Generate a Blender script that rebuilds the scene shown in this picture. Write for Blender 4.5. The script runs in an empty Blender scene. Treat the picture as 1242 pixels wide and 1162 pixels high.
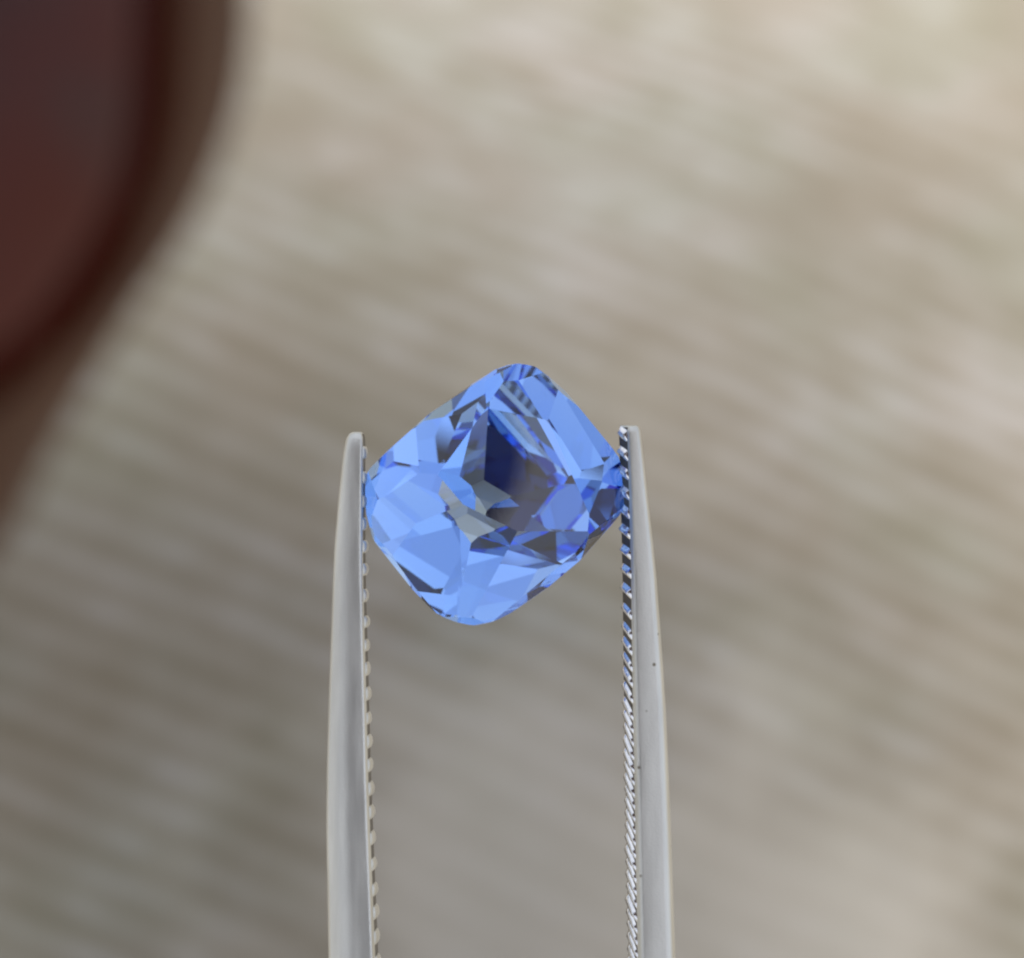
import bpy, bmesh, math, random
from mathutils import Vector, Matrix
from mathutils import noise as mnoise
random.seed(7)
S = bpy.context.scene
COL = S.collection

# ------------------------------------------------------------------ camera, sky, sun, exposure
PITCH = 0.988            # the phone looks steeply down
MM = 0.001
GEM_H = 0.075                    # height of the stone above the cloth
cp, sp = math.cos(PITCH), math.sin(PITCH)
# local frame of the held stone: x right, y up the picture, z towards the phone (mm)
VIEW = Matrix(((1, 0, 0), (0, sp, -cp), (0, cp, sp)))
def W(x, y, z):
    v = VIEW @ Vector((x, y, z)) * MM
    return Vector((v.x, v.y, v.z + GEM_H))
FRAME = Matrix.Translation((0, 0, GEM_H)) @ VIEW.to_4x4() @ Matrix.Scale(MM, 4)

cam_d = bpy.data.cameras.new("camera"); cam = bpy.data.objects.new("camera", cam_d); COL.objects.link(cam)
cam.matrix_world = Matrix.Translation(W(0, 0, 120)) @ VIEW.to_4x4()
cam_d.sensor_width = 36; cam_d.angle = 2 * math.atan(0.5 * 1242 * .025 / 120)
cam_d.clip_start = 0.002; cam_d.clip_end = 200
cam_d.dof.use_dof = True; cam_d.dof.focus_distance = 0.120 - 0.0004
cam_d.dof.aperture_fstop = (cam_d.lens * MM) / 0.0021
S.camera = cam

SUN_EL, SUN_AZ = 1.185, 3.40     # azimuth clockwise from +Y
wd = bpy.data.worlds.new("World"); S.world = wd; wd.use_nodes = True
wn = wd.node_tree
sky = wn.nodes.new("ShaderNodeTexSky"); sky.sky_type = 'NISHITA'; sky.sun_disc = False
sky.sun_elevation = SUN_EL; sky.sun_rotation = SUN_AZ
sky.air_density = 1.0; sky.dust_density = 2.5; sky.ozone_density = 1.0
# thin bright overcast over the blue
wtc = wn.nodes.new("ShaderNodeTexCoord"); wno = wn.nodes.new("ShaderNodeTexNoise")
wno.inputs["Scale"].default_value = 2.3; wno.inputs["Detail"].default_value = 4.0
wn.links.new(wtc.outputs["Generated"], wno.inputs["Vector"])
wmr = wn.nodes.new("ShaderNodeMapRange"); wmr.inputs["From Min"].default_value = .35; wmr.inputs["From Max"].default_value = .65
wmr.inputs["To Min"].default_value = .12; wmr.inputs["To Max"].default_value = 1.0
wn.links.new(wno.outputs["Fac"], wmr.inputs["Value"])
wmx = wn.nodes.new("ShaderNodeMix"); wmx.data_type = 'RGBA'
wn.links.new(wmr.outputs["Result"], wmx.inputs[0]); wn.links.new(sky.outputs[0], wmx.inputs[6])
wmx.inputs[7].default_value = (7.8,7.95,8.3, 1)
wn.links.new(wmx.outputs[2], wn.nodes["Background"].inputs[0])
wn.nodes["Background"].inputs[1].default_value = 0.12
sun_d = bpy.data.lights.new("sun", 'SUN'); sun = bpy.data.objects.new("sun", sun_d); COL.objects.link(sun)
sun_d.energy = 4.3; sun_d.angle = math.radians(16); sun_d.color = (1.0, 0.985, 0.965)
sdir = Vector((math.sin(SUN_AZ) * math.cos(SUN_EL), math.cos(SUN_AZ) * math.cos(SUN_EL), math.sin(SUN_EL)))
sun.rotation_euler = sdir.to_track_quat('Z', 'Y').to_euler()
sun.location = (0, 0, 2)
S.view_settings.view_transform = 'Standard'; S.view_settings.look = 'None'
S.view_settings.gamma = 1; S.view_settings.exposure = 0.17
S.render.engine = 'CYCLES'
S.cycles.max_bounces = 24; S.cycles.transmission_bounces = 24; S.cycles.glossy_bounces = 12
S.cycles.filter_width = 2.2
S.cycles.caustics_reflective = False; S.cycles.caustics_refractive = False
S.cycles.sample_clamp_indirect = 0

# ------------------------------------------------------------------ helpers
def props(o, label=None, cat=None, group=None, kind=None):
    if label: o["label"] = label
    if cat: o["category"] = cat
    if group: o["group"] = group
    if kind: o["kind"] = kind
    return o
def mat(name):
    m = bpy.data.materials.new(name); m.use_nodes = True
    nt = m.node_tree; return m, nt, nt.nodes["Principled BSDF"]
def N(nt, t, **kw):
    n = nt.nodes.new(t)
    for k, v in kw.items():
        if k in n.inputs: n.inputs[k].default_value = v
        else: setattr(n, k, v)
    return n
def ramp(nt, src, stops):
    r = nt.nodes.new("ShaderNodeValToRGB"); e = r.color_ramp.elements
    while len(e) < len(stops): e.new(.5)
    for el, (p, c) in zip(e, stops): el.position = p; el.color = (*c, 1)
    nt.links.new(src, r.inputs[0]); return r
def link(name, me, m, parent=None, smooth=True):
    o = bpy.data.objects.new(name, me); COL.objects.link(o)
    if m: me.materials.append(m)
    for p in me.polygons: p.use_smooth = smooth
    if parent: o.parent = parent
    return o
def mesh_from(name, verts, faces):
    me = bpy.data.meshes.new(name); me.from_pydata(verts, [], faces); me.update(); return me
def fix_normals(me):
    bm = bmesh.new(); bm.from_mesh(me); bmesh.ops.recalc_face_normals(bm, faces=bm.faces); bm.to_mesh(me); bm.free()
def empty(name, loc):
    o = bpy.data.objects.new(name, None); COL.objects.link(o); o.location = loc; o.empty_display_size = .005
    return o
def child(o, root):     # verts are in the stone's mm frame; keep world place under the root
    o.parent = root
    o.matrix_parent_inverse = Matrix.Translation(-root.location)
    o.matrix_basis = FRAME

# ------------------------------------------------------------------ ground: ribbed cloth
def hfold(x, y):
    """height (m) of the loosely lying cloth, soft folds only"""
    r = math.hypot(x, y)
    f = max(0, 1 - r / .9)
    h = 0
    # one broad crest crosses the picture; its far side faces the light, its near side falls away
    u = x * .43 + y * .90; v = x * .90 - y * .43
    a = .005 * (1 - .35 * math.tanh(v / .02)) * math.exp(-(v / .25) ** 2)
    h += a * math.exp(-((u - .050) / .021) ** 2) + .6 * a * math.exp(-((u + .032) / .024) ** 2) + .5 * a * math.exp(-((u - .135) / .03) ** 2)
    h += .003 * (mnoise.noise(Vector((x * 14 + 3.1, y * 14 + 1.7, .3)))) * f
    h += .0016 * mnoise.noise(Vector((x * 45 + 9, y * 45, 2.2))) * f
    return h
def build_ground():
    def axis(lim, fine, n1):
        a = [-fine + 2 * fine * i / n1 for i in range(n1 + 1)]
        s, v = 2 * fine / n1, fine
        out = []
        while v < lim: s *= 1.25; v += s; out.append(v)
        return [-q for q in reversed(out)] + a + out
    xs, ys = axis(60, .16, 150), axis(60, .16, 150)
    vs = [(x, y, hfold(x, y) - .004) for y in ys for x in xs]
    n = len(xs)
    fs = [(j * n + i, j * n + i + 1, (j + 1) * n + i + 1, (j + 1) * n + i) for j in range(len(ys) - 1) for i in range(n - 1)]
    me = mesh_from("ground", vs, fs)
    m, nt, b = mat("ribbed_beige_cloth")
    tc = N(nt, "ShaderNodeTexCoord")
    mp = N(nt, "ShaderNodeMapping"); mp.inputs["Rotation"].default_value = (0, 0, math.radians(27))
    nt.links.new(tc.outputs["Object"], mp.inputs[0])
    # slight waviness of the ribs
    nz = N(nt, "ShaderNodeTexNoise", Scale=30.0, Detail=2.0)
    nt.links.new(mp.outputs[0], nz.inputs[0])
    sub = N(nt, "ShaderNodeVectorMath", operation='SUBTRACT'); sub.inputs[1].default_value = (.5, .5, .5)
    nt.links.new(nz.outputs["Color"], sub.inputs[0])
    sc = N(nt, "ShaderNodeVectorMath", operation='SCALE'); sc.inputs["Scale"].default_value = .003
    nt.links.new(sub.outputs[0], sc.inputs[0])
    ad = N(nt, "ShaderNodeVectorMath", operation='ADD'); nt.links.new(mp.outputs[0], ad.inputs[0]); nt.links.new(sc.outputs[0], ad.inputs[1])
    wv = N(nt, "ShaderNodeTexWave", Scale=150.0, Distortion=0.0); wv.bands_direction = 'Y'
    nt.links.new(ad.outputs[0], wv.inputs[0])
    # patches where the rib shows more or less
    pt = N(nt, "ShaderNodeTexNoise", Scale=42.0, Detail=3.0); nt.links.new(tc.outputs["Object"], pt.inputs[0])
    st = N(nt, "ShaderNodeMapping"); st.inputs["Scale"].default_value = (1, 1.7, 1)
    nt.links.new(mp.outputs[0], st.inputs[0])
    p2 = N(nt, "ShaderNodeTexNoise", Scale=210.0, Detail=2.0); nt.links.new(st.outputs[0], p2.inputs[0])
    k = N(nt, "ShaderNodeMath", operation='MULTIPLY'); nt.links.new(wv.outputs["Fac"], k.inputs[0]); k.inputs[1].default_value = .22
    k2 = N(nt, "ShaderNodeMath", operation='MULTIPLY_ADD'); nt.links.new(p2.outputs["Fac"], k2.inputs[0]); k2.inputs[1].default_value = .62; nt.links.new(k.outputs[0], k2.inputs[2])
    k3 = N(nt, "ShaderNodeMath", operation='MULTIPLY_ADD'); nt.links.new(pt.outputs["Fac"], k3.inputs[0]); k3.inputs[1].default_value = .55; nt.links.new(k2.outputs[0], k3.inputs[2])
    pw = N(nt, "ShaderNodeTexNoise", Scale=17.0, Detail=4.0); pw.inputs["Distortion"].default_value = .6
    pm = N(nt, "ShaderNodeMapping"); pm.inputs["Location"].default_value = (.0,.0, 0); nt.links.new(tc.outputs["Object"], pm.inputs[0]); nt.links.new(pm.outputs[0], pw.inputs[0])
    k4 = N(nt, "ShaderNodeMath", operation='MULTIPLY_ADD'); nt.links.new(pw.outputs["Fac"], k4.inputs[0]); k4.inputs[1].default_value = 1.1; nt.links.new(k3.outputs[0], k4.inputs[2])
    k5 = N(nt, "ShaderNodeMath", operation='SUBTRACT'); nt.links.new(k4.outputs[0], k5.inputs[0]); k5.inputs[1].default_value = .55
    g = .285
    r = ramp(nt, k5.outputs[0], [(.35, (.74*g, .625*g, .435*g)), (.70, (.98*g, .868*g, .68*g)), (1.05, (1.34*g, 1.25*g, 1.13*g))])
    # pink and grey green cast of the yarns
    cz = N(nt, "ShaderNodeTexNoise", Scale=95.0, Detail=1.0); nt.links.new(mp.outputs[0], cz.inputs[0])
    cr = ramp(nt, cz.outputs["Fac"], [(.36, (1.0, .975, .965)), (.5, (1, 1, 1)), (.64, (.975, 1.0, .975))])
    mx = N(nt, "ShaderNodeMix", data_type='RGBA', blend_type='MULTIPLY'); mx.inputs[0].default_value = 1
    nt.links.new(r.outputs[0], mx.inputs[6]); nt.links.new(cr.outputs[0], mx.inputs[7])
    # an irregular paler worn patch of the cloth, painted brighter to offset the shade
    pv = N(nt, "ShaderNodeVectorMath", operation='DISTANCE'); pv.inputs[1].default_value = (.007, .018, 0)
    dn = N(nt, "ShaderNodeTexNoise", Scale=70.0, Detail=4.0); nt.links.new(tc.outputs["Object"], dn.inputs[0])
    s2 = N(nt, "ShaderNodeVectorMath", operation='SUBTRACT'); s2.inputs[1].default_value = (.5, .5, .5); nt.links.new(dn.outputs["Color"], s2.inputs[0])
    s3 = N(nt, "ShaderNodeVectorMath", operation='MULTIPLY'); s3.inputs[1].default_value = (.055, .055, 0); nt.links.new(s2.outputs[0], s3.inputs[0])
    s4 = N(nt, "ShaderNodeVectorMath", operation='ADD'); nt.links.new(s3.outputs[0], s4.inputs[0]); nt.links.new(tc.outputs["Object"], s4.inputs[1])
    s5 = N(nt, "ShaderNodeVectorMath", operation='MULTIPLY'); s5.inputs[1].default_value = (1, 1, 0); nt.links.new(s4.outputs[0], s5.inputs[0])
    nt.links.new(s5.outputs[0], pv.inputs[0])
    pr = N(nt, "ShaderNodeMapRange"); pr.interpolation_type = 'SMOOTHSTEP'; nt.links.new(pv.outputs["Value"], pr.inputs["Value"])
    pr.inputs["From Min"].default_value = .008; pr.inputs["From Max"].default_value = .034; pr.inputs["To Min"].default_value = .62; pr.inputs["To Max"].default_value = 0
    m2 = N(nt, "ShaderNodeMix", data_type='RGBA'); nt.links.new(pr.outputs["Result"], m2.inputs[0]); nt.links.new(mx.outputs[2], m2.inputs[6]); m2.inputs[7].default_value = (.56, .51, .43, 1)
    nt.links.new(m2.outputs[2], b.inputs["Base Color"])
    b.inputs["Roughness"].default_value = .85; b.inputs["Specular IOR Level"].default_value = .25
    bp = N(nt, "ShaderNodeBump", Strength=.5, Distance=.0006); nt.links.new(k3.outputs[0], bp.inputs["Height"]); nt.links.new(bp.outputs[0], b.inputs["Normal"])
    o = link("ground", me, m); props(o, "beige ribbed cloth spread out below the held stone", kind="structure")
build_ground()

# ------------------------------------------------------------------ sapphire: convex stone cut from a block, facet by facet
PL = [
    (-0.72591, -0.68761, -0.01558, 4.48949),
    (0.33428, -0.93787, -0.09302, 3.86629),
    (0.95474, 0.27927, 0.10243, 3.27452),
    (-0.82205, -0.55669, -0.11971, 4.46666),
    (0.12664, 0.99090, -0.04558, 3.49711),
    (0.97508, -0.22145, 0.01328, 3.51937),
    (-0.93085, 0.36261, -0.04508, 4.14804),
    (0.81735, 0.56966, 0.08616, 3.02384),
    (0.77345, 0.63358, -0.01856, 2.94172),
    (0.36263, 0.92875, 0.07701, 3.41893),
    (-0.99436, -0.02022, -0.10412, 4.43475),
    (-0.66604, 0.74311, 0.06466, 3.15483),
    (0.95659, 0.28436, 0.06388, 3.28227),
    (-0.99276, -0.08017, 0.08941, 4.47424),
    (-0.46297, -0.88605, -0.02382, 4.67347),
    (0.52190, -0.84849, -0.08766, 3.41685),
    (-0.37329, -0.92737, -0.02509, 4.65726),
    (-0.78412, -0.61846, -0.05160, 4.43533),
    (-0.86093, -0.50855, -0.01289, 4.53932),
    (0.44667, -0.89450, -0.01891, 3.60947),
    (-0.83199, 0.55398, 0.02998, 3.76033),
    (0.34517, -0.93199, 0.11064, 3.83413),
    (-0.98584, 0.15066, -0.07361, 4.35746),
    (-0.96857, -0.24786, 0.02106, 4.53807),
    (0.55806, -0.82456, 0.09306, 3.33220),
    (0.88165, -0.45950, 0.10747, 3.38363),
    (-0.90215, -0.42526, -0.07270, 4.55626),
    (0.57015, -0.82044, -0.04254, 3.32258),
    (0.99133, 0.05935, -0.11723, 3.40756),
    (-0.16506, 0.98542, 0.04128, 3.42801),
    (-0.99061, -0.11305, -0.07683, 4.49024),
    (0.75521, -0.65231, 0.06435, 3.18619),
    (-0.22058, 0.97228, 0.07755, 3.38624),
    (-0.45973, -0.87995, 0.11971, 4.64118),
    (0.84400, -0.52501, 0.10971, 3.32410),
    (0.66276, 0.74821, -0.03040, 3.06340),
    (-0.58497, 0.81106, 0.00120, 3.06220),
    (-0.54535, 0.82978, 0.11856, 3.04834),
    (-0.69740, 0.70719, 0.11622, 3.23865),
    (-0.54147, 0.83215, 0.11971, 3.05163),
    (-0.97236, 0.21881, -0.08147, 4.29625),
    (0.20798, 0.97543, -0.07274, 3.46863),
    (-0.20745, -0.97798, 0.02292, 4.59584),
    (-0.99545, 0.05436, 0.07826, 4.41533),
    (-0.78917, -0.60805, -0.08651, 4.42505),
    (0.32834, 0.94236, 0.06438, 3.44107),
    (0.75879, -0.65110, 0.01728, 3.19229),
    (0.62480, 0.78049, -0.02142, 3.11761),
    (-0.52780, 0.84780, 0.05151, 3.08523),
    (-0.88959, 0.44662, 0.09569, 3.98717),
    (0.64576, -0.76340, 0.01466, 3.20962),
    (0.98778, -0.11850, -0.10124, 3.48296),
    (0.15584, -0.98065, 0.11849, 4.16747),
    (0.22487, -0.96905, 0.10184, 4.06836),
    (0.58359, 0.81079, 0.04517, 3.17335),
    (-0.07106, -0.99747, 0.00327, 4.50349),
    (0.04790, 0.20882, 0.97678, 1.17737),
    (0.59966, -0.66108, 0.45098, 3.11629),
    (0.17903, -0.70736, 0.68380, 3.08863),
    (-0.31887, -0.04088, 0.94692, 2.40882),
    (0.17984, 0.67742, 0.71327, 2.90792),
    (0.43793, 0.17757, 0.88130, 2.09317),
    (0.15464, -0.64268, 0.75037, 3.27100),
    (-0.17439, 0.74369, 0.64538, 2.60985),
    (0.15927, 0.67108, 0.72408, 2.88965),
    (0.36025, 0.32450, 0.87460, 1.64347),
    (0.16999, 0.39533, 0.90267, 1.97250),
    (-0.24296, 0.39761, 0.88480, 1.73238),
    (-0.83703, 0.22923, 0.49683, 4.49183),
    (0.59855, -0.63633, 0.48664, 3.25888),
    (0.35855, -0.86201, 0.35830, 3.94060),
    (0.78034, 0.26387, 0.56695, 3.07121),
    (0.83915, -0.41569, 0.35076, 3.54598),
    (-0.02644, -0.87424, 0.48478, 4.25076),
    (-0.63110, 0.69548, 0.34355, 3.27143),
    (-0.30590, -0.09667, 0.94714, 1.88618),
    (-0.60798, 0.30854, 0.73155, 3.79786),
    (0.15438, 0.83416, 0.52948, 3.76759),
    (-0.76257, -0.21544, 0.60998, 3.85297),
    (-0.69391, -0.58226, 0.42364, 4.05395),
    (-0.04412, -0.92726, 0.37182, 4.52247),
    (0.18955, -0.51047, 0.83875, 2.61658),
    (0.38489, -0.60409, 0.69780, 3.10032),
    (-0.88498, 0.03076, 0.46461, 4.48762),
    (0.56224, 0.42577, 0.70895, 2.16337),
    (0.15438, 0.42155, 0.89357, 2.82881),
    (0.32076, 0.24261, 0.91556, 1.81229),
    (-0.44825, -0.08679, 0.88969, 3.42887),
    (-0.01051, -0.28250, 0.95921, 2.55823),
    (-0.85414, -0.16432, 0.49339, 4.09442),
    (-0.85509, 0.37469, 0.35838, 4.05512),
    (-0.09801, -0.34171, 0.93468, 3.07025),
    (-0.42492, 0.08694, 0.90105, 3.16557),
    (-0.20931, -0.31847, 0.92454, 1.88125),
    (0.04375, -0.43984, 0.89701, 2.07043),
    (-0.66862, -0.61497, -0.41803, 4.26061),
    (-0.86050, -0.24694, -0.44560, 4.22024),
    (0.24599, 0.86186, -0.44349, 3.52697),
    (-0.06480, 0.47136, -0.87956, 2.48072),
    (0.21800, -0.83060, -0.51243, 4.06648),
    (-0.32707, -0.52313, -0.78699, 4.10401),
    (0.81429, 0.21326, -0.53986, 3.11443),
    (0.49029, -0.80999, -0.32177, 3.65635),
    (0.64027, -0.58933, -0.49270, 3.14511),
    (0.05330, -0.31056, -0.94906, 3.11641),
    (-0.41406, 0.49906, -0.76125, 2.72642),
    (0.88690, -0.14877, -0.43735, 3.95270),
    (-0.55947, -0.63863, -0.52835, 4.07193),
    (0.44273, -0.67016, -0.59571, 2.95773),
    (0.64397, -0.20726, -0.73644, 2.96115),
    (-0.90699, 0.17000, -0.38531, 4.06368),
    (-0.40019, -0.77208, -0.49370, 4.56079),
    (-0.25492, -0.48278, -0.83782, 4.28198),
    (0.18127, 0.02970, -0.98298, 2.73977),
    (-0.35389, 0.69318, -0.62790, 2.68705),
    (0.00881, 0.51652, -0.85623, 3.47655),
    (-0.08384, 0.37627, -0.92271, 3.32351),
    (-0.61754, 0.60201, -0.50619, 3.95786),
    (0.34155, 0.62548, -0.70151, 2.72485),
    (-0.95505, 0.09734, -0.28002, 4.72446),
    (0.18125, 0.75186, -0.63392, 3.55133),
    (-0.34729, 0.38532, -0.85494, 3.52253),
    (0.88022, 0.27723, -0.38516, 3.06417),
    (-0.68121, -0.67516, -0.28305, 4.40368),
    (0.32787, 0.27712, -0.90317, 3.14417),
    (-0.30188, 0.47827, -0.82470, 3.01461),
    (-0.85238, 0.41636, -0.31638, 4.43524),
    (0.54606, 0.28675, -0.78714, 2.17324),
    (0.81842, 0.33725, -0.46525, 3.71939),
    (0.79613, 0.09159, -0.59815, 3.80422),
    (0.08181, -0.94481, -0.31725, 4.22537),
    (-0.43495, -0.57935, -0.68932, 4.66888),
    (0.00112, 0.63722, -0.77068, 3.25537),
    (-0.76701, -0.16069, -0.62118, 4.51265),
    (-0.34935, 0.07425, -0.93405, 3.53772),
    (0.56425, 0.27502, -0.77845, 3.60373),
    (-0.43053, -0.85858, -0.27837, 4.66029),
    (-0.13233, -0.74786, -0.65054, 4.34411),
    (-0.39161, -0.81415, -0.42871, 4.53073),
    (-0.64929, -0.33278, -0.68387, 4.64018),
    (-0.28601, -0.47931, -0.82973, 3.29990),
    (-0.61733, -0.56402, 0.54844, 3.83366),
    (-0.94976, -0.02854, 0.31169, 4.25372),
    (0.93772, -0.04117, 0.34494, 3.35463),
    (-0.37005, -0.66674, 0.64694, 3.71227),
    (0.64915, 0.67898, 0.34290, 2.84165),
    (-0.52546, 0.32433, 0.78657, 2.39492),
    (-0.26381, 0.91545, 0.30390, 3.18843),
    (-0.63608, -0.48113, 0.60326, 3.65656),
    (0.11222, 0.93605, 0.33349, 3.34125),
    (-0.86201, -0.31561, 0.39665, 4.25162),
    (-0.37340, -0.19049, 0.90790, 2.17088),
    (0.09000, 0.42811, 0.89924, 1.55195),
    (0.45972, -0.75093, 0.47408, 3.07517),
    (-0.54786, 0.53720, 0.64130, 2.72318),
    (-0.29507, 0.72284, 0.62485, 2.69990),
    (0.23055, 0.94022, 0.25067, 3.42921),
    (0.71823, 0.19569, 0.66772, 2.46010),
    (0.71208, 0.08645, 0.69676, 2.47656),
    (-0.40007, -0.81711, 0.41505, 4.29679),
    (-0.88687, -0.12134, 0.44580, 4.08468),
    (0.31939, 0.89451, 0.31279, 3.34357),
    (-0.84527, 0.10716, 0.52348, 3.84696),
    (0.13850, -0.94527, 0.29544, 4.09096),
    (-0.61297, -0.59227, 0.52296, 3.87099),
    (-0.80686, 0.09217, 0.58350, 3.55960),
    (0.04890, 0.92571, 0.37506, 3.24344),
    (0.94644, -0.09337, 0.30910, 3.40123),
    (-0.14408, -0.81128, 0.56663, 3.75560),
    (0.77104, -0.55877, 0.30541, 3.14061),
    (0.59072, 0.66490, 0.45712, 2.84362),
    (-0.61276, -0.74357, -0.26763, 4.40079),
    (-0.10450, 0.76656, -0.63361, 2.81225),
    (-0.71504, 0.63785, -0.28612, 3.26980),
    (0.80144, -0.41672, -0.42900, 3.07047),
    (0.55571, -0.37479, -0.74211, 2.38716),
    (-0.93553, -0.13750, -0.32540, 4.33860),
    (0.18921, 0.74706, -0.63726, 2.66731),
    (-0.85351, -0.43957, -0.27981, 4.44254),
    (-0.79455, 0.41743, -0.44096, 3.69562),
    (0.42814, -0.68106, -0.59401, 2.90188),
    (0.32431, -0.80652, -0.49432, 3.30924),
    (-0.87259, -0.38607, -0.29923, 4.40289),
    (-0.38410, 0.87707, -0.28847, 3.09024),
    (0.37518, -0.58730, -0.71716, 2.55064),
    (-0.74534, 0.26351, -0.61240, 3.40566),
    (-0.55263, -0.49481, -0.67065, 3.43337),
    (0.17329, 0.89406, -0.41307, 3.25781),
    (0.09400, 0.82991, -0.54993, 3.07031),
    (-0.18843, -0.95041, -0.24740, 4.48886),
    (-0.64561, -0.27240, -0.71343, 3.20655),
    (-0.09532, 0.91236, -0.39814, 3.18967),
    (-0.29384, -0.87030, -0.39527, 4.27610),
    (0.46193, 0.44075, -0.76965, 1.97805),
    (-0.78855, -0.28457, -0.54517, 3.80989),
    (-0.48983, 0.83425, -0.25317, 3.06664),
    (-0.61009, 0.71323, -0.34509, 2.99344),
    (-0.22707, 0.89929, -0.37379, 3.18923),
    (-0.58597, -0.39614, -0.70691, 3.21160),
    (0.32811, -0.63877, -0.69593, 2.70879),
    (0.37546, 0.41186, -0.83030, 1.93978)]
def build_gem():
    bm = bmesh.new(); bmesh.ops.create_cube(bm, size=40)
    for nx, ny, nz, d in PL:
        n = Vector((nx, ny, nz)).normalized()
        geom = bm.verts[:] + bm.edges[:] + bm.faces[:]
        r = bmesh.ops.bisect_plane(bm, geom=geom, dist=1e-5, plane_co=n * d, plane_no=n, clear_outer=True)
        cut = [e for e in r["geom_cut"] if isinstance(e, bmesh.types.BMEdge)]
        if cut: bmesh.ops.holes_fill(bm, edges=[e for e in bm.edges if e.is_boundary], sides=0)
    bmesh.ops.remove_doubles(bm, verts=bm.verts, dist=.0008)
    bmesh.ops.recalc_face_normals(bm, faces=bm.faces)
    c = Vector((-.525, -.475, 0))
    for v in bm.verts: v.co = VIEW @ ((v.co - c)) * MM
    me = bpy.data.meshes.new("sapphire"); bm.to_mesh(me); bm.free()
    m = bpy.data.materials.new("blue_sapphire"); m.use_nodes = True; nt = m.node_tree
    nt.nodes.remove(nt.nodes["Principled BSDF"])
    out = nt.nodes["Material Output"]
    gl = N(nt, "ShaderNodeBsdfGlass", IOR=1.765, Roughness=0.0); gl.inputs["Color"].default_value = (1, 1, 1, 1)
    gl.distribution = 'GGX'
    nt.links.new(gl.outputs[0], out.inputs["Surface"])
    va = nt.nodes.new("ShaderNodeVolumeAbsorption")
    sg = (.170, .094, .003)          # absorption per mm
    den = max(sg) * 1.0
    va.inputs["Color"].default_value = (1 - sg[0] / den, 1 - sg[1] / den, 1 - sg[2] / den, 1)
    va.inputs["Density"].default_value = den * 1000
    nt.links.new(va.outputs[0], out.inputs["Volume"])
    o = link("sapphire", me, m, smooth=False); o.location = W(c.x, c.y, 0)
    props(o, "cornflower blue cushion cut sapphire held between the tweezer tips", "gemstone")
    return o
if not globals().get("NOGEM"): build_gem()

# ------------------------------------------------------------------ tweezers
def P(px, py): return ((px - 621) * .025, (581 - py) * .025)
def steel(name, col, rough, bump=.15, spots=True):
    m, nt, b = mat(name)
    b.inputs["Metallic"].default_value = 1; b.inputs["Roughness"].default_value = rough
    tc = N(nt, "ShaderNodeTexCoord")
    n1 = N(nt, "ShaderNodeTexNoise", Scale=14.0, Detail=4.0); nt.links.new(tc.outputs["Object"], n1.inputs[0])
    st = N(nt, "ShaderNodeMapping"); st.inputs["Scale"].default_value = (3.0, .35, 3.0); nt.links.new(tc.outputs["Object"], st.inputs[0])
    n2 = N(nt, "ShaderNodeTexNoise", Scale=1.1, Detail=3.0); nt.links.new(st.outputs[0], n2.inputs[0])
    r = ramp(nt, n2.outputs["Fac"], [(.3, tuple(c * .90 for c in col)), (.7, tuple(min(1, c * 1.06) for c in col))])
    base = r.outputs[0]
    if spots:
        vo = N(nt, "ShaderNodeTexVoronoi", Scale=.8); nt.links.new(tc.outputs["Object"], vo.inputs[0])
        sr = ramp(nt, vo.outputs["Distance"], [(.022, (.3, .26, .2)), (.058, (1, 1, 1))])
        mx = N(nt, "ShaderNodeMix", data_type='RGBA', blend_type='MULTIPLY'); mx.inputs[0].default_value = 1
        nt.links.new(base, mx.inputs[6]); nt.links.new(sr.outputs[0], mx.inputs[7]); base = mx.outputs[2]
    nt.links.new(base, b.inputs["Base Color"])
    rr = N(nt, "ShaderNodeMath", operation='MULTIPLY_ADD'); nt.links.new(n2.outputs["Fac"], rr.inputs[0]); rr.inputs[1].default_value = .15; rr.inputs[2].default_value = rough - .07
    nt.links.new(rr.outputs[0], b.inputs["Roughness"])
    bp = N(nt, "ShaderNodeBump", Strength=bump, Distance=.00003); nt.links.new(n1.outputs["Fac"], bp.inputs["Height"]); nt.links.new(bp.outputs[0], b.inputs["Normal"])
    return m
M_STEEL = steel("satin_steel", (.73, .73, .695), .46, bump=.2)
M_BRIGHT = steel("bare_steel", (.84, .85, .88), .16, bump=.1, spots=False)

M_GROOVE_SHADE = steel("groove_shade_steel", (.16, .15, .14), .45, spots=False)  # dark steel standing in for the shade inside the tooth grooves
def round_section(pts, rad, seg=4):
    out = []; n = len(pts)
    for i in range(n):
        p0, p1, p2 = Vector(pts[i - 1]), Vector(pts[i]), Vector(pts[(i + 1) % n])
        a, b = (p0 - p1), (p2 - p1)
        r = min(rad[i], a.length * .45, b.length * .45)
        A, B = p1 + a.normalized() * r, p1 + b.normalized() * r
        for k in range(seg + 1):
            t = k / seg
            out.append((A * (1 - t) ** 2 + p1 * 2 * t * (1 - t) + B * t * t))
    return out
def interp(tab, y):
    if y <= tab[0][0]: return tab[0][1:]
    for a, b in zip(tab, tab[1:]):
        if y <= b[0]:
            t = (y - a[0]) / (b[0] - a[0])
            return tuple(p + (q - p) * t for p, q in zip(a[1:], b[1:]))
    return tab[-1][1:]
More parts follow.
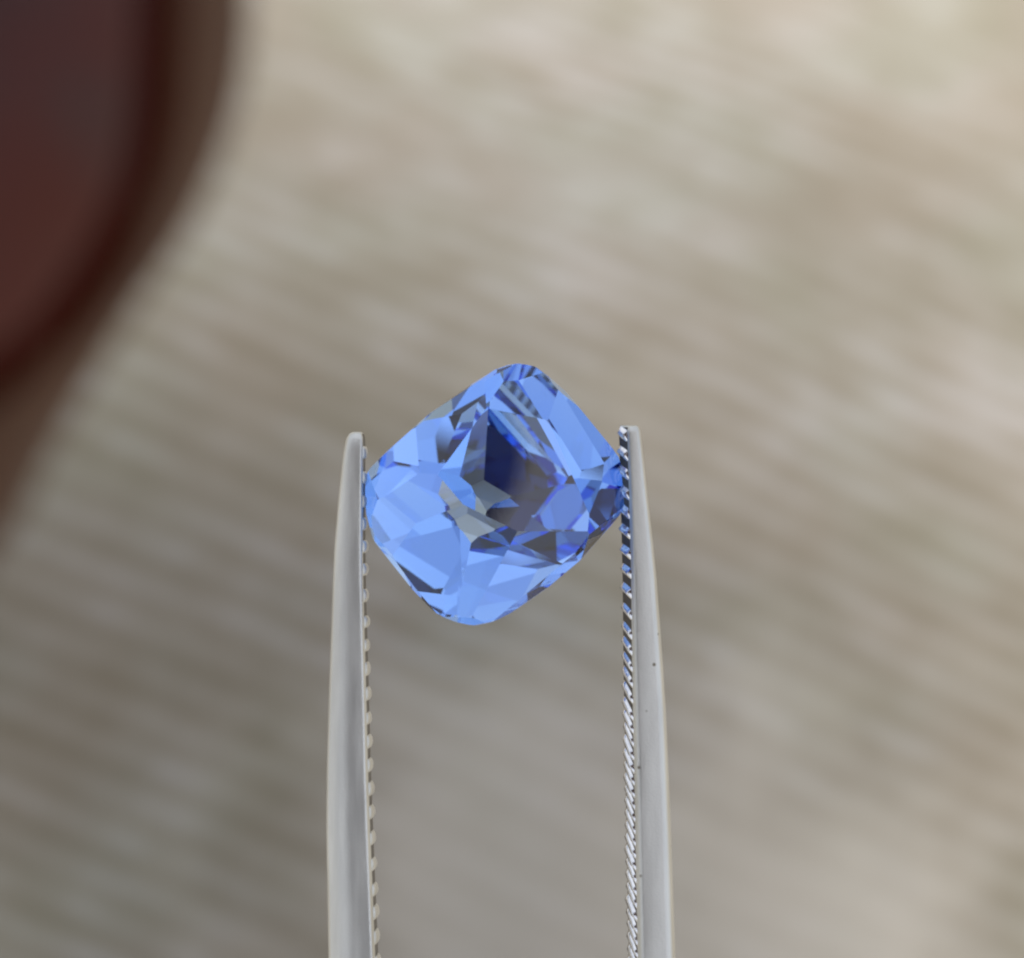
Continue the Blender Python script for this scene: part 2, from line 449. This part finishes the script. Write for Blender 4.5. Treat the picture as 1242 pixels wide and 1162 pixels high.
# picture rows (px) -> outer edge, inner edge of the arm, thickness factor of its depth
LEFT = [(524, 428, 436, .28), (526, 424, 439, .45), (531, 420.5, 440.5, .62), (540, 418, 440.5, .74), (560, 415, 440.5, .82), (600, 411, 440.5, .9), (660, 406, 440.5, 1.0),
        (700, 404, 441, 1.05), (760, 402, 442.5, 1.12), (850, 399, 445, 1.2), (930, 396.5, 447, 1.3), (1000, 396, 449.5, 1.38), (1162, 399, 456, 1.5), (1600, 414, 484, 2.0), (2600, 470, 560, 2.6), (4200, 562, 606, 3.0), (4600, 574, 606, 3.0)]
RIGHT = [(516, 772, 764, .25), (518, 774.5, 762, .45), (523, 776.5, 761, .6), (540, 778.5, 761.5, .7), (600, 785, 763, .85), (660, 792, 764.5, .95), (700, 796, 765.5, 1.02),
         (800, 803.5, 766.5, 1.15), (860, 807.5, 767.5, 1.22), (1000, 813.5, 770, 1.35), (1162, 819, 773, 1.5), (1600, 818, 752, 2.0), (2600, 752, 668, 2.6), (4200, 650, 606, 3.0), (4600, 638, 606, 3.0)]
def arm_section(side, y):
    xo, xi, k = interp(LEFT if side < 0 else RIGHT, y)
    xo, xi = P(xo, 0)[0], P(xi, 0)[0]
    w = xi - xo                   # signed: towards the other arm
    if side < 0:
        pts = [(xo, -.6 * k), (xo, .29 * k), (xo + .38 * w, .54 * k), (xi - .05 * w, .60 * k), (xi, .42 * k), (xi + .06, -.3 * k), (xi, -.9 * k), (xo + .5 * w, -1.0 * k)]
        rad = [.2, .12, .3, .08, .06, .06, .06, .3]
    else:
        pts = [(xo, -.75 * k), (xo, .16 * k), (xo + .08 * w, .50 * k), (xi - .12 * w, .50 * k), (xi, .38 * k), (xi - .26, -.02 * k), (xi - .22, -.85 * k), (xo + .5 * w, -1.1 * k)]
        rad = [.2, .2, .22, .2, .05, .05, .05, .3]
    return pts, rad
tw = empty("tweezers", W(*P(606, 4600), 0))
props(tw, "pair of grey steel jeweller's tweezers gripping the blue stone from both sides", "tweezers")
def build_arm(side):
    tab = LEFT if side < 0 else RIGHT
    rows = []
    y = tab[0][0]
    while y < 4600:
        rows.append(y); y += 2 if y < 535 else (6 if y < 620 else (20 if y < 1300 else 80))
    rows.append(4600)
    vs, fs, m = [], [], 0
    for ry in rows:
        pts, rad = arm_section(side, ry)
        sec = round_section(pts, rad); m = len(sec)
        Y = P(0, ry)[1]
        vs += [(p.x, Y, p.y) for p in sec]
    for j in range(len(rows) - 1):
        for i in range(m):
            a, b = j * m + i, j * m + (i + 1) % m
            fs.append((a, b, b + m, a + m))
    fs.append(tuple(range(m))); fs.append(tuple(range((len(rows) - 1) * m, len(rows) * m)))
    me = mesh_from("arm", vs, fs); fix_normals(me)
    o = link("arm", me, M_STEEL); child(o, tw)
    if side:                      # shade between the cut teeth, painted as a darker steel
        me.materials.append(M_GROOVE_SHADE)
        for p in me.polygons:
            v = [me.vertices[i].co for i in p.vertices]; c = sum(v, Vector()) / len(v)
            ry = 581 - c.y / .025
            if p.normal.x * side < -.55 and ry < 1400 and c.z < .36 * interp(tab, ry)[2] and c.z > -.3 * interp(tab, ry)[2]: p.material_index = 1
    # cut teeth across the inner face of this arm
    if side < 0:
        y = 549.0; per = 29.5; k = 0
        while y < 1330:
            add_tooth(o, side, y, 17 + random.uniform(-1.5, 1.5), 0, random.uniform(.85, 1.15)); y += per * random.uniform(.92, 1.08)
    else:
        y = 527.0
        while y < 1330:
            per = 24 if y < 760 else (19 if y < 850 else 15.2)
            t = min(1, max(0, (y - 700) / 200))
            add_tooth(o, side, y, (16 - 3.5 * t), 8 + 18 * t, random.uniform(.85, 1.15)); y += per * random.uniform(.95, 1.05)
def add_tooth(arm, side, y, h, slant, amp):
    """one raised tooth: a rounded ridge running across the depth of the gripping face"""
    pts, rad = arm_section(side, y)
    (xa, za), (xb, zb) = pts[4], pts[5]
    hy = h * .025 / 2; sl = slant * .025
    Y = P(0, y)[1]
    prot = (.13 if side < 0 else .15) * amp
    sgn = 1 if side < 0 else -1
    vs, fs = [], []
    ns, nr = 7, 7
    for i in range(ns):
        t = i / (ns - 1)
        x0 = xa + (xb - xa) * t; z0 = za + (zb - za) * t
        end = min(1, 4 * t + .35, 4 * (1 - t) + .35)
        for j in range(nr):
            a = math.pi * j / (nr - 1)
            yy = Y - hy * math.cos(a) + sl * (t - .5)
            vs.append((x0 + sgn * (prot * end * (math.sin(a) ** .8 if side < 0 else 1 - abs(math.cos(a)) ** 1.15) - .03), yy, z0))
    for i in range(ns - 1):
        for j in range(nr - 1):
            a = i * nr + j; fs.append((a, a + 1, a + nr + 1, a + nr))
    fs.append(tuple(range(nr))); fs.append(tuple(range((ns - 1) * nr, ns * nr)))
    for i in range(ns - 1): fs.append((i * nr, (i + 1) * nr, (i + 1) * nr + nr - 1, i * nr + nr - 1))
    me = mesh_from("tooth", vs, fs); fix_normals(me)
    o = link("tooth", me, M_STEEL if side < 0 else M_BRIGHT)
    o.parent = arm
build_arm(-1); build_arm(1)
# the riveted end where both arms meet
vs = []; 
bm = bmesh.new(); bmesh.ops.create_cube(bm, size=1)
c = P(606, 4650)
for v in bm.verts: v.co = Vector((c[0] + v.co.x * 2.1, c[1] + v.co.y * 6, v.co.z * 6.6))
bmesh.ops.bevel(bm, geom=bm.edges[:], offset=.5, segments=3, affect='EDGES')
me = bpy.data.meshes.new("joint"); bm.to_mesh(me); bm.free()
child(link("joint", me, M_STEEL), tw)

# ------------------------------------------------------------------ thumb close to the lens
ZT = 61.0
def T(px, py, z=None):
    s = .025 * (120 - (ZT if z is None else z)) / 120; return ((px - 621) * s, (581 - py) * s)
SIL = [(-2600, 620), (-1400, 780), (-700, 900), (-300, 850), (-60, 725), (8, 652), (52, 565), (100, 478), (164, 372), (220, 290), (258, 215), (284, 145), (298, 80), (304, 10), (296, -80),
       (262, -190), (190, -310), (60, -430), (-120, -540), (-400, -620), (-900, -640), (-1600, -560), (-2600, -520)]
def catmull(pts, k=6):
    out = []
    for i in range(len(pts) - 1):
        p = [Vector(pts[max(0, i - 1)]), Vector(pts[i]), Vector(pts[i + 1]), Vector(pts[min(len(pts) - 1, i + 2)])]
        for j in range(k):
            t = j / k
            out.append(.5 * ((2 * p[1]) + (p[2] - p[0]) * t + (2 * p[0] - 5 * p[1] + 4 * p[2] - p[3]) * t * t + (3 * p[1] - p[0] - 3 * p[2] + p[3]) * t ** 3))
    out.append(Vector(pts[-1])); return out
sil = catmull(SIL)
AX0, AX1 = Vector((-2600, 80)), Vector((-420, 80))
def axpt(p):
    x = min(AX1.x, max(AX0.x, p.x)); return Vector((x, AX0.y))
RZ = 6.6
def thumb_pt(p, th, lift=0):
    a = axpt(p); q = a + (p - a) * math.cos(th)
    z = ZT - RZ + ((RZ + lift) if th > 0 else RZ * 1.1) * math.sin(th)
    x, y = T(q.x, q.y, max(z, ZT - RZ)); return (x, y, z)
vs, fs = [], []
ths = [(-90 + 7.5 * i) for i in range(25)]
for t in ths:
    for p in sil: vs.append(thumb_pt(p, math.radians(t)))
n = len(sil)
for j in range(len(ths) - 1):
    for i in range(n - 1):
        a = j * n + i; fs.append((a, a + 1, a + n + 1, a + n))
me = mesh_from("thumb", vs, fs); fix_normals(me)
bm = bmesh.new(); bm.from_mesh(me); bmesh.ops.remove_doubles(bm, verts=bm.verts, dist=.001); bmesh.ops.recalc_face_normals(bm, faces=bm.faces)
bmesh.ops.holes_fill(bm, edges=[e for e in bm.edges if e.is_boundary], sides=0); bm.to_mesh(me); bm.free()
m, nt, b = mat("brown_skin")
tc = N(nt, "ShaderNodeTexCoord"); nz = N(nt, "ShaderNodeTexNoise", Scale=.6, Detail=4.0); nt.links.new(tc.outputs["Object"], nz.inputs[0])
r = ramp(nt, nz.outputs["Fac"], [(.35, (.066, .024, .010)), (.65, (.092, .038, .018))]); nt.links.new(r.outputs[0], b.inputs["Base Color"])
b.inputs["Roughness"].default_value = .6; b.inputs["Specular IOR Level"].default_value = .3; b.inputs["Subsurface Weight"].default_value = .15
b.inputs["Subsurface Radius"].default_value = (1, .35, .2); b.inputs["Subsurface Scale"].default_value = .001
wv = N(nt, "ShaderNodeTexNoise", Scale=6.0, Detail=3.0); nt.links.new(tc.outputs["Object"], wv.inputs[0])
bp = N(nt, "ShaderNodeBump", Strength=.3, Distance=.0001); nt.links.new(wv.outputs["Fac"], bp.inputs["Height"]); nt.links.new(bp.outputs[0], b.inputs["Normal"])
M_SKIN = m
root = empty("hand", W(*T(-600, 80), ZT - RZ)); props(root, "brown hand whose blurred thumb tip with its nail fills the upper left corner", "hand")
child(link("thumb", me, m), root)
# nail plate: rounded free edge a little inside the skin outline, set in a groove
NAIL = [(-700, 640), (-400, 600), (-160, 520), (-20, 440), (38, 395), (84, 335), (120, 275), (146, 215), (160, 150), (166, 80), (170, 0), (162, -90), (110, -190), (40, -300), (-90, -390), (-300, -440), (-700, -450)]
nl = catmull(NAIL)
def surf(q, lift):
    """point of the thumb's upper surface above picture point q"""
    a = axpt(q); dv = q - a; L = dv.length
    best = None
    if L < 1e-6: f = 0
    else:
        u = dv / L; R = 1e9
        for s0, s1 in zip(sil, sil[1:]):
            e = s1 - s0; den = u.x * e.y - u.y * e.x
            if abs(den) < 1e-9: continue
            w = s0 - a; t = (w.x * e.y - w.y * e.x) / den; k = (w.x * u.y - w.y * u.x) / den
            if t > 0 and -1e-6 <= k <= 1 + 1e-6: R = min(R, t)
        f = min(1, L / R)
    z = ZT - RZ + RZ * math.sqrt(max(0, 1 - f * f))
    x, y = T(q.x, q.y, z); return (x, y, z + lift)
vs, fs = [], []
lev = [0, .15, .3, .45, .6, .72, .82, .9, .95, .985, 1.0, 1.0]
for li, l in enumerate(lev):
    for p in nl:
        a = Vector((min(AX1.x, p.x), 80)); q = a + (p - a) * l
        lift = .32 - .10 * l ** 6 if li < len(lev) - 1 else -.45
        vs.append(surf(q, lift))
n = len(nl)
for j in range(len(lev) - 1):
    for i in range(n - 1):
        a = j * n + i; fs.append((a, a + 1, a + n + 1, a + n))
me = mesh_from("nail", vs, fs); fix_normals(me)
m, nt, b = mat("nail_plate")
tc = N(nt, "ShaderNodeTexCoord"); nz = N(nt, "ShaderNodeTexNoise", Scale=.35, Detail=3.0); nt.links.new(tc.outputs["Object"], nz.inputs[0])
r = ramp(nt, nz.outputs["Fac"], [(.38, (.085, .013, .008)), (.62, (.066, .026, .024))]); nt.links.new(r.outputs[0], b.inputs["Base Color"])
b.inputs["Roughness"].default_value = .5; b.inputs["Specular IOR Level"].default_value = .3
child(link("nail", me, m), root)
# soft groove of darker, redder skin that borders the nail
vs, fs = [], []
for p0, p1 in zip(nl, nl[1:] + [nl[-1] + (nl[-1] - nl[-2])]):
    d = (p1 - p0); d = d / max(1e-6, d.length); nn = Vector((-d.y, d.x))
    if nn.dot(p0 - axpt(p0)) < 0: nn = -nn
    for off, lf in ((-8, -.1), (2, .08), (18, .13), (36, .10), (54, -.05)):
        vs.append(surf(p0 + nn * off, lf))
for i in range(n - 1):
    for j in range(4): a = i * 5 + j; fs.append((a, a + 1, a + 6, a + 5))
me = mesh_from("nail_fold", vs, fs); fix_normals(me)
m, nt, b = mat("nail_fold_skin"); b.inputs["Base Color"].default_value = (.032, .0028, .0005, 1); b.inputs["Roughness"].default_value = .8; b.inputs["Specular IOR Level"].default_value = 0
child(link("nail_fold", me, m), root)

# ------------------------------------------------------------------ the rest of that hand, and the hand holding the tweezers
def skin_mesh(name, nodes, edges, root):
    """one continuous surface grown over a skeleton; nodes are (x, y, z, radius) in the stone's frame, mm"""
    me = mesh_from(name, [n[:3] for n in nodes], [])
    me = bpy.data.meshes.new(name); me.from_pydata([n[:3] for n in nodes], edges, []); me.update()
    o = bpy.data.objects.new(name, me); COL.objects.link(o); me.materials.append(M_SKIN)
    sk = o.modifiers.new("skin", 'SKIN'); sk.use_smooth_shade = True
    lay = me.skin_vertices[0] if me.skin_vertices else None
    if lay is None:
        bm = bmesh.new(); bm.from_mesh(me); bm.verts.layers.skin.verify(); bm.to_mesh(me); bm.free(); lay = me.skin_vertices[0]
    for i, n in enumerate(nodes):
        lay.data[i].radius = (n[3], n[3]); lay.data[i].use_root = (i == 0)
    sb = o.modifiers.new("sub", 'SUBSURF'); sb.levels = sb.render_levels = 2
    child(o, root); return o
def chain(nodes, edges, start, pts):
    a = start
    for p in pts: nodes.append(p); edges.append((a, len(nodes) - 1)); a = len(nodes) - 1
# hand at the upper left: palm off to the left, four fingers curled above the thumb
nd = [(-98, 36, 76, 26), (-76, 36, 76, 20)]; ed = [(0, 1)]
chain(nd, ed, 1, [(-58, 22, 60, 11), (-46, 10, 51, 8.2), (-38, 7, 49, 7.6)])                                  # root of the thumb
chain(nd, ed, 1, [(-52, 38, 70, 9.5), (-26, 44, 72, 8.4), (-4, 40, 74, 7.6), (6, 31, 80, 6.8)])
chain(nd, ed, 1, [(-56, 44, 82, 9.5), (-28, 50, 88, 8.6), (-4, 45, 92, 7.8), (5, 33, 97, 7)])
chain(nd, ed, 1, [(-62, 50, 96, 9.2), (-36, 56, 104, 8.2), (-14, 50, 108, 7.4), (-6, 38, 110, 6.8)])
chain(nd, ed, 1, [(-72, 52, 106, 8.2), (-52, 60, 114, 7.2), (-36, 56, 116, 6.4), (-26, 48, 116, 5.8)])
chain(nd, ed, 0, [(-135, 34, 72, 23), (-200, 10, 95, 30), (-300, -50, 150, 38)])                              # wrist and forearm
skin_mesh("palm", nd, ed, root)
root2 = empty("hand", W(-30, -125, 0)); props(root2, "brown hand just below the picture pinching the steel tweezers near their joint", "hand")
nd = [(-40, -150, 6, 24), (-30, -128, 8, 17)]; ed = [(0, 1)]
chain(nd, ed, 1, [(-22, -108, 10, 10), (-14, -90, 6, 8.6), (-9.5, -74, 1, 7.4)])                               # thumb on the left arm
chain(nd, ed, 1, [(-6, -128, 22, 10), (14, -104, 18, 8.6), (14, -84, 8, 7.8), (9, -72, 1, 6.6)])
chain(nd, ed, 1, [(-4, -136, 14, 10), (20, -112, 6, 8.8), (22, -92, -4, 7.8), (14, -80, -9, 6.8)])
chain(nd, ed, 1, [(-8, -146, 4, 9.5), (18, -124, -10, 8.4), (16, -108, -20, 7.4), (4, -104, -22, 6.6)])
chain(nd, ed, 1, [(-14, -156, -6, 8.5), (8, -140, -22, 7.2), (2, -128, -30, 6.4), (-8, -126, -30, 5.8)])
chain(nd, ed, 0, [(-60, -185, 8, 22), (-95, -250, 22, 29), (-150, -350, 50, 37)])
skin_mesh("skin", nd, ed, root2)

# ------------------------------------------------------------------ the phone that takes the picture, sized to shade stone and cloth
def build_phone(x0, x1, y0, y1):
    root = empty("smartphone", W((x0 + x1) / 2, (y0 + y1) / 2, 126)); props(root, "smartphone out of view in an invented dark maroon case, mirrored as the dark patch inside the blue stone", "phone")
    bm = bmesh.new(); bmesh.ops.create_cube(bm, size=1)
    for v in bm.verts: v.co = Vector(((x0 + x1) / 2 + v.co.x * (x1 - x0), (y0 + y1) / 2 + v.co.y * (y1 - y0), 126.5 + v.co.z * 8))
    bmesh.ops.bevel(bm, geom=[e for e in bm.edges if abs((e.verts[0].co - e.verts[1].co).z) > 1], offset=9, segments=8, affect='EDGES')
    bmesh.ops.bevel(bm, geom=[e for e in bm.edges if abs((e.verts[0].co - e.verts[1].co).z) < .1], offset=1.2, segments=3, affect='EDGES')
    me = bpy.data.meshes.new("body"); bm.to_mesh(me); bm.free()
    m, nt, b = mat("invented_maroon_case"); b.inputs["Base Color"].default_value = (.032, .010, .012, 1); b.inputs["Roughness"].default_value = .6; b.inputs["Specular IOR Level"].default_value = .15  # case and colour invented to redden the dark reflection in the stone
    child(link("body", me, m, smooth=False), root)
    for k, (lx, ly) in enumerate(((0, 0),)):
        bm = bmesh.new(); bmesh.ops.create_cone(bm, cap_ends=True, segments=40, radius1=5.5, radius2=5.0, depth=1.2)
        for v in bm.verts: v.co += Vector((lx, ly, 122.0))
        me = bpy.data.meshes.new("lens"); bm.to_mesh(me); bm.free()
        child(link("lens", me, m), root)
build_phone(*(-68, 10, -108, 56))
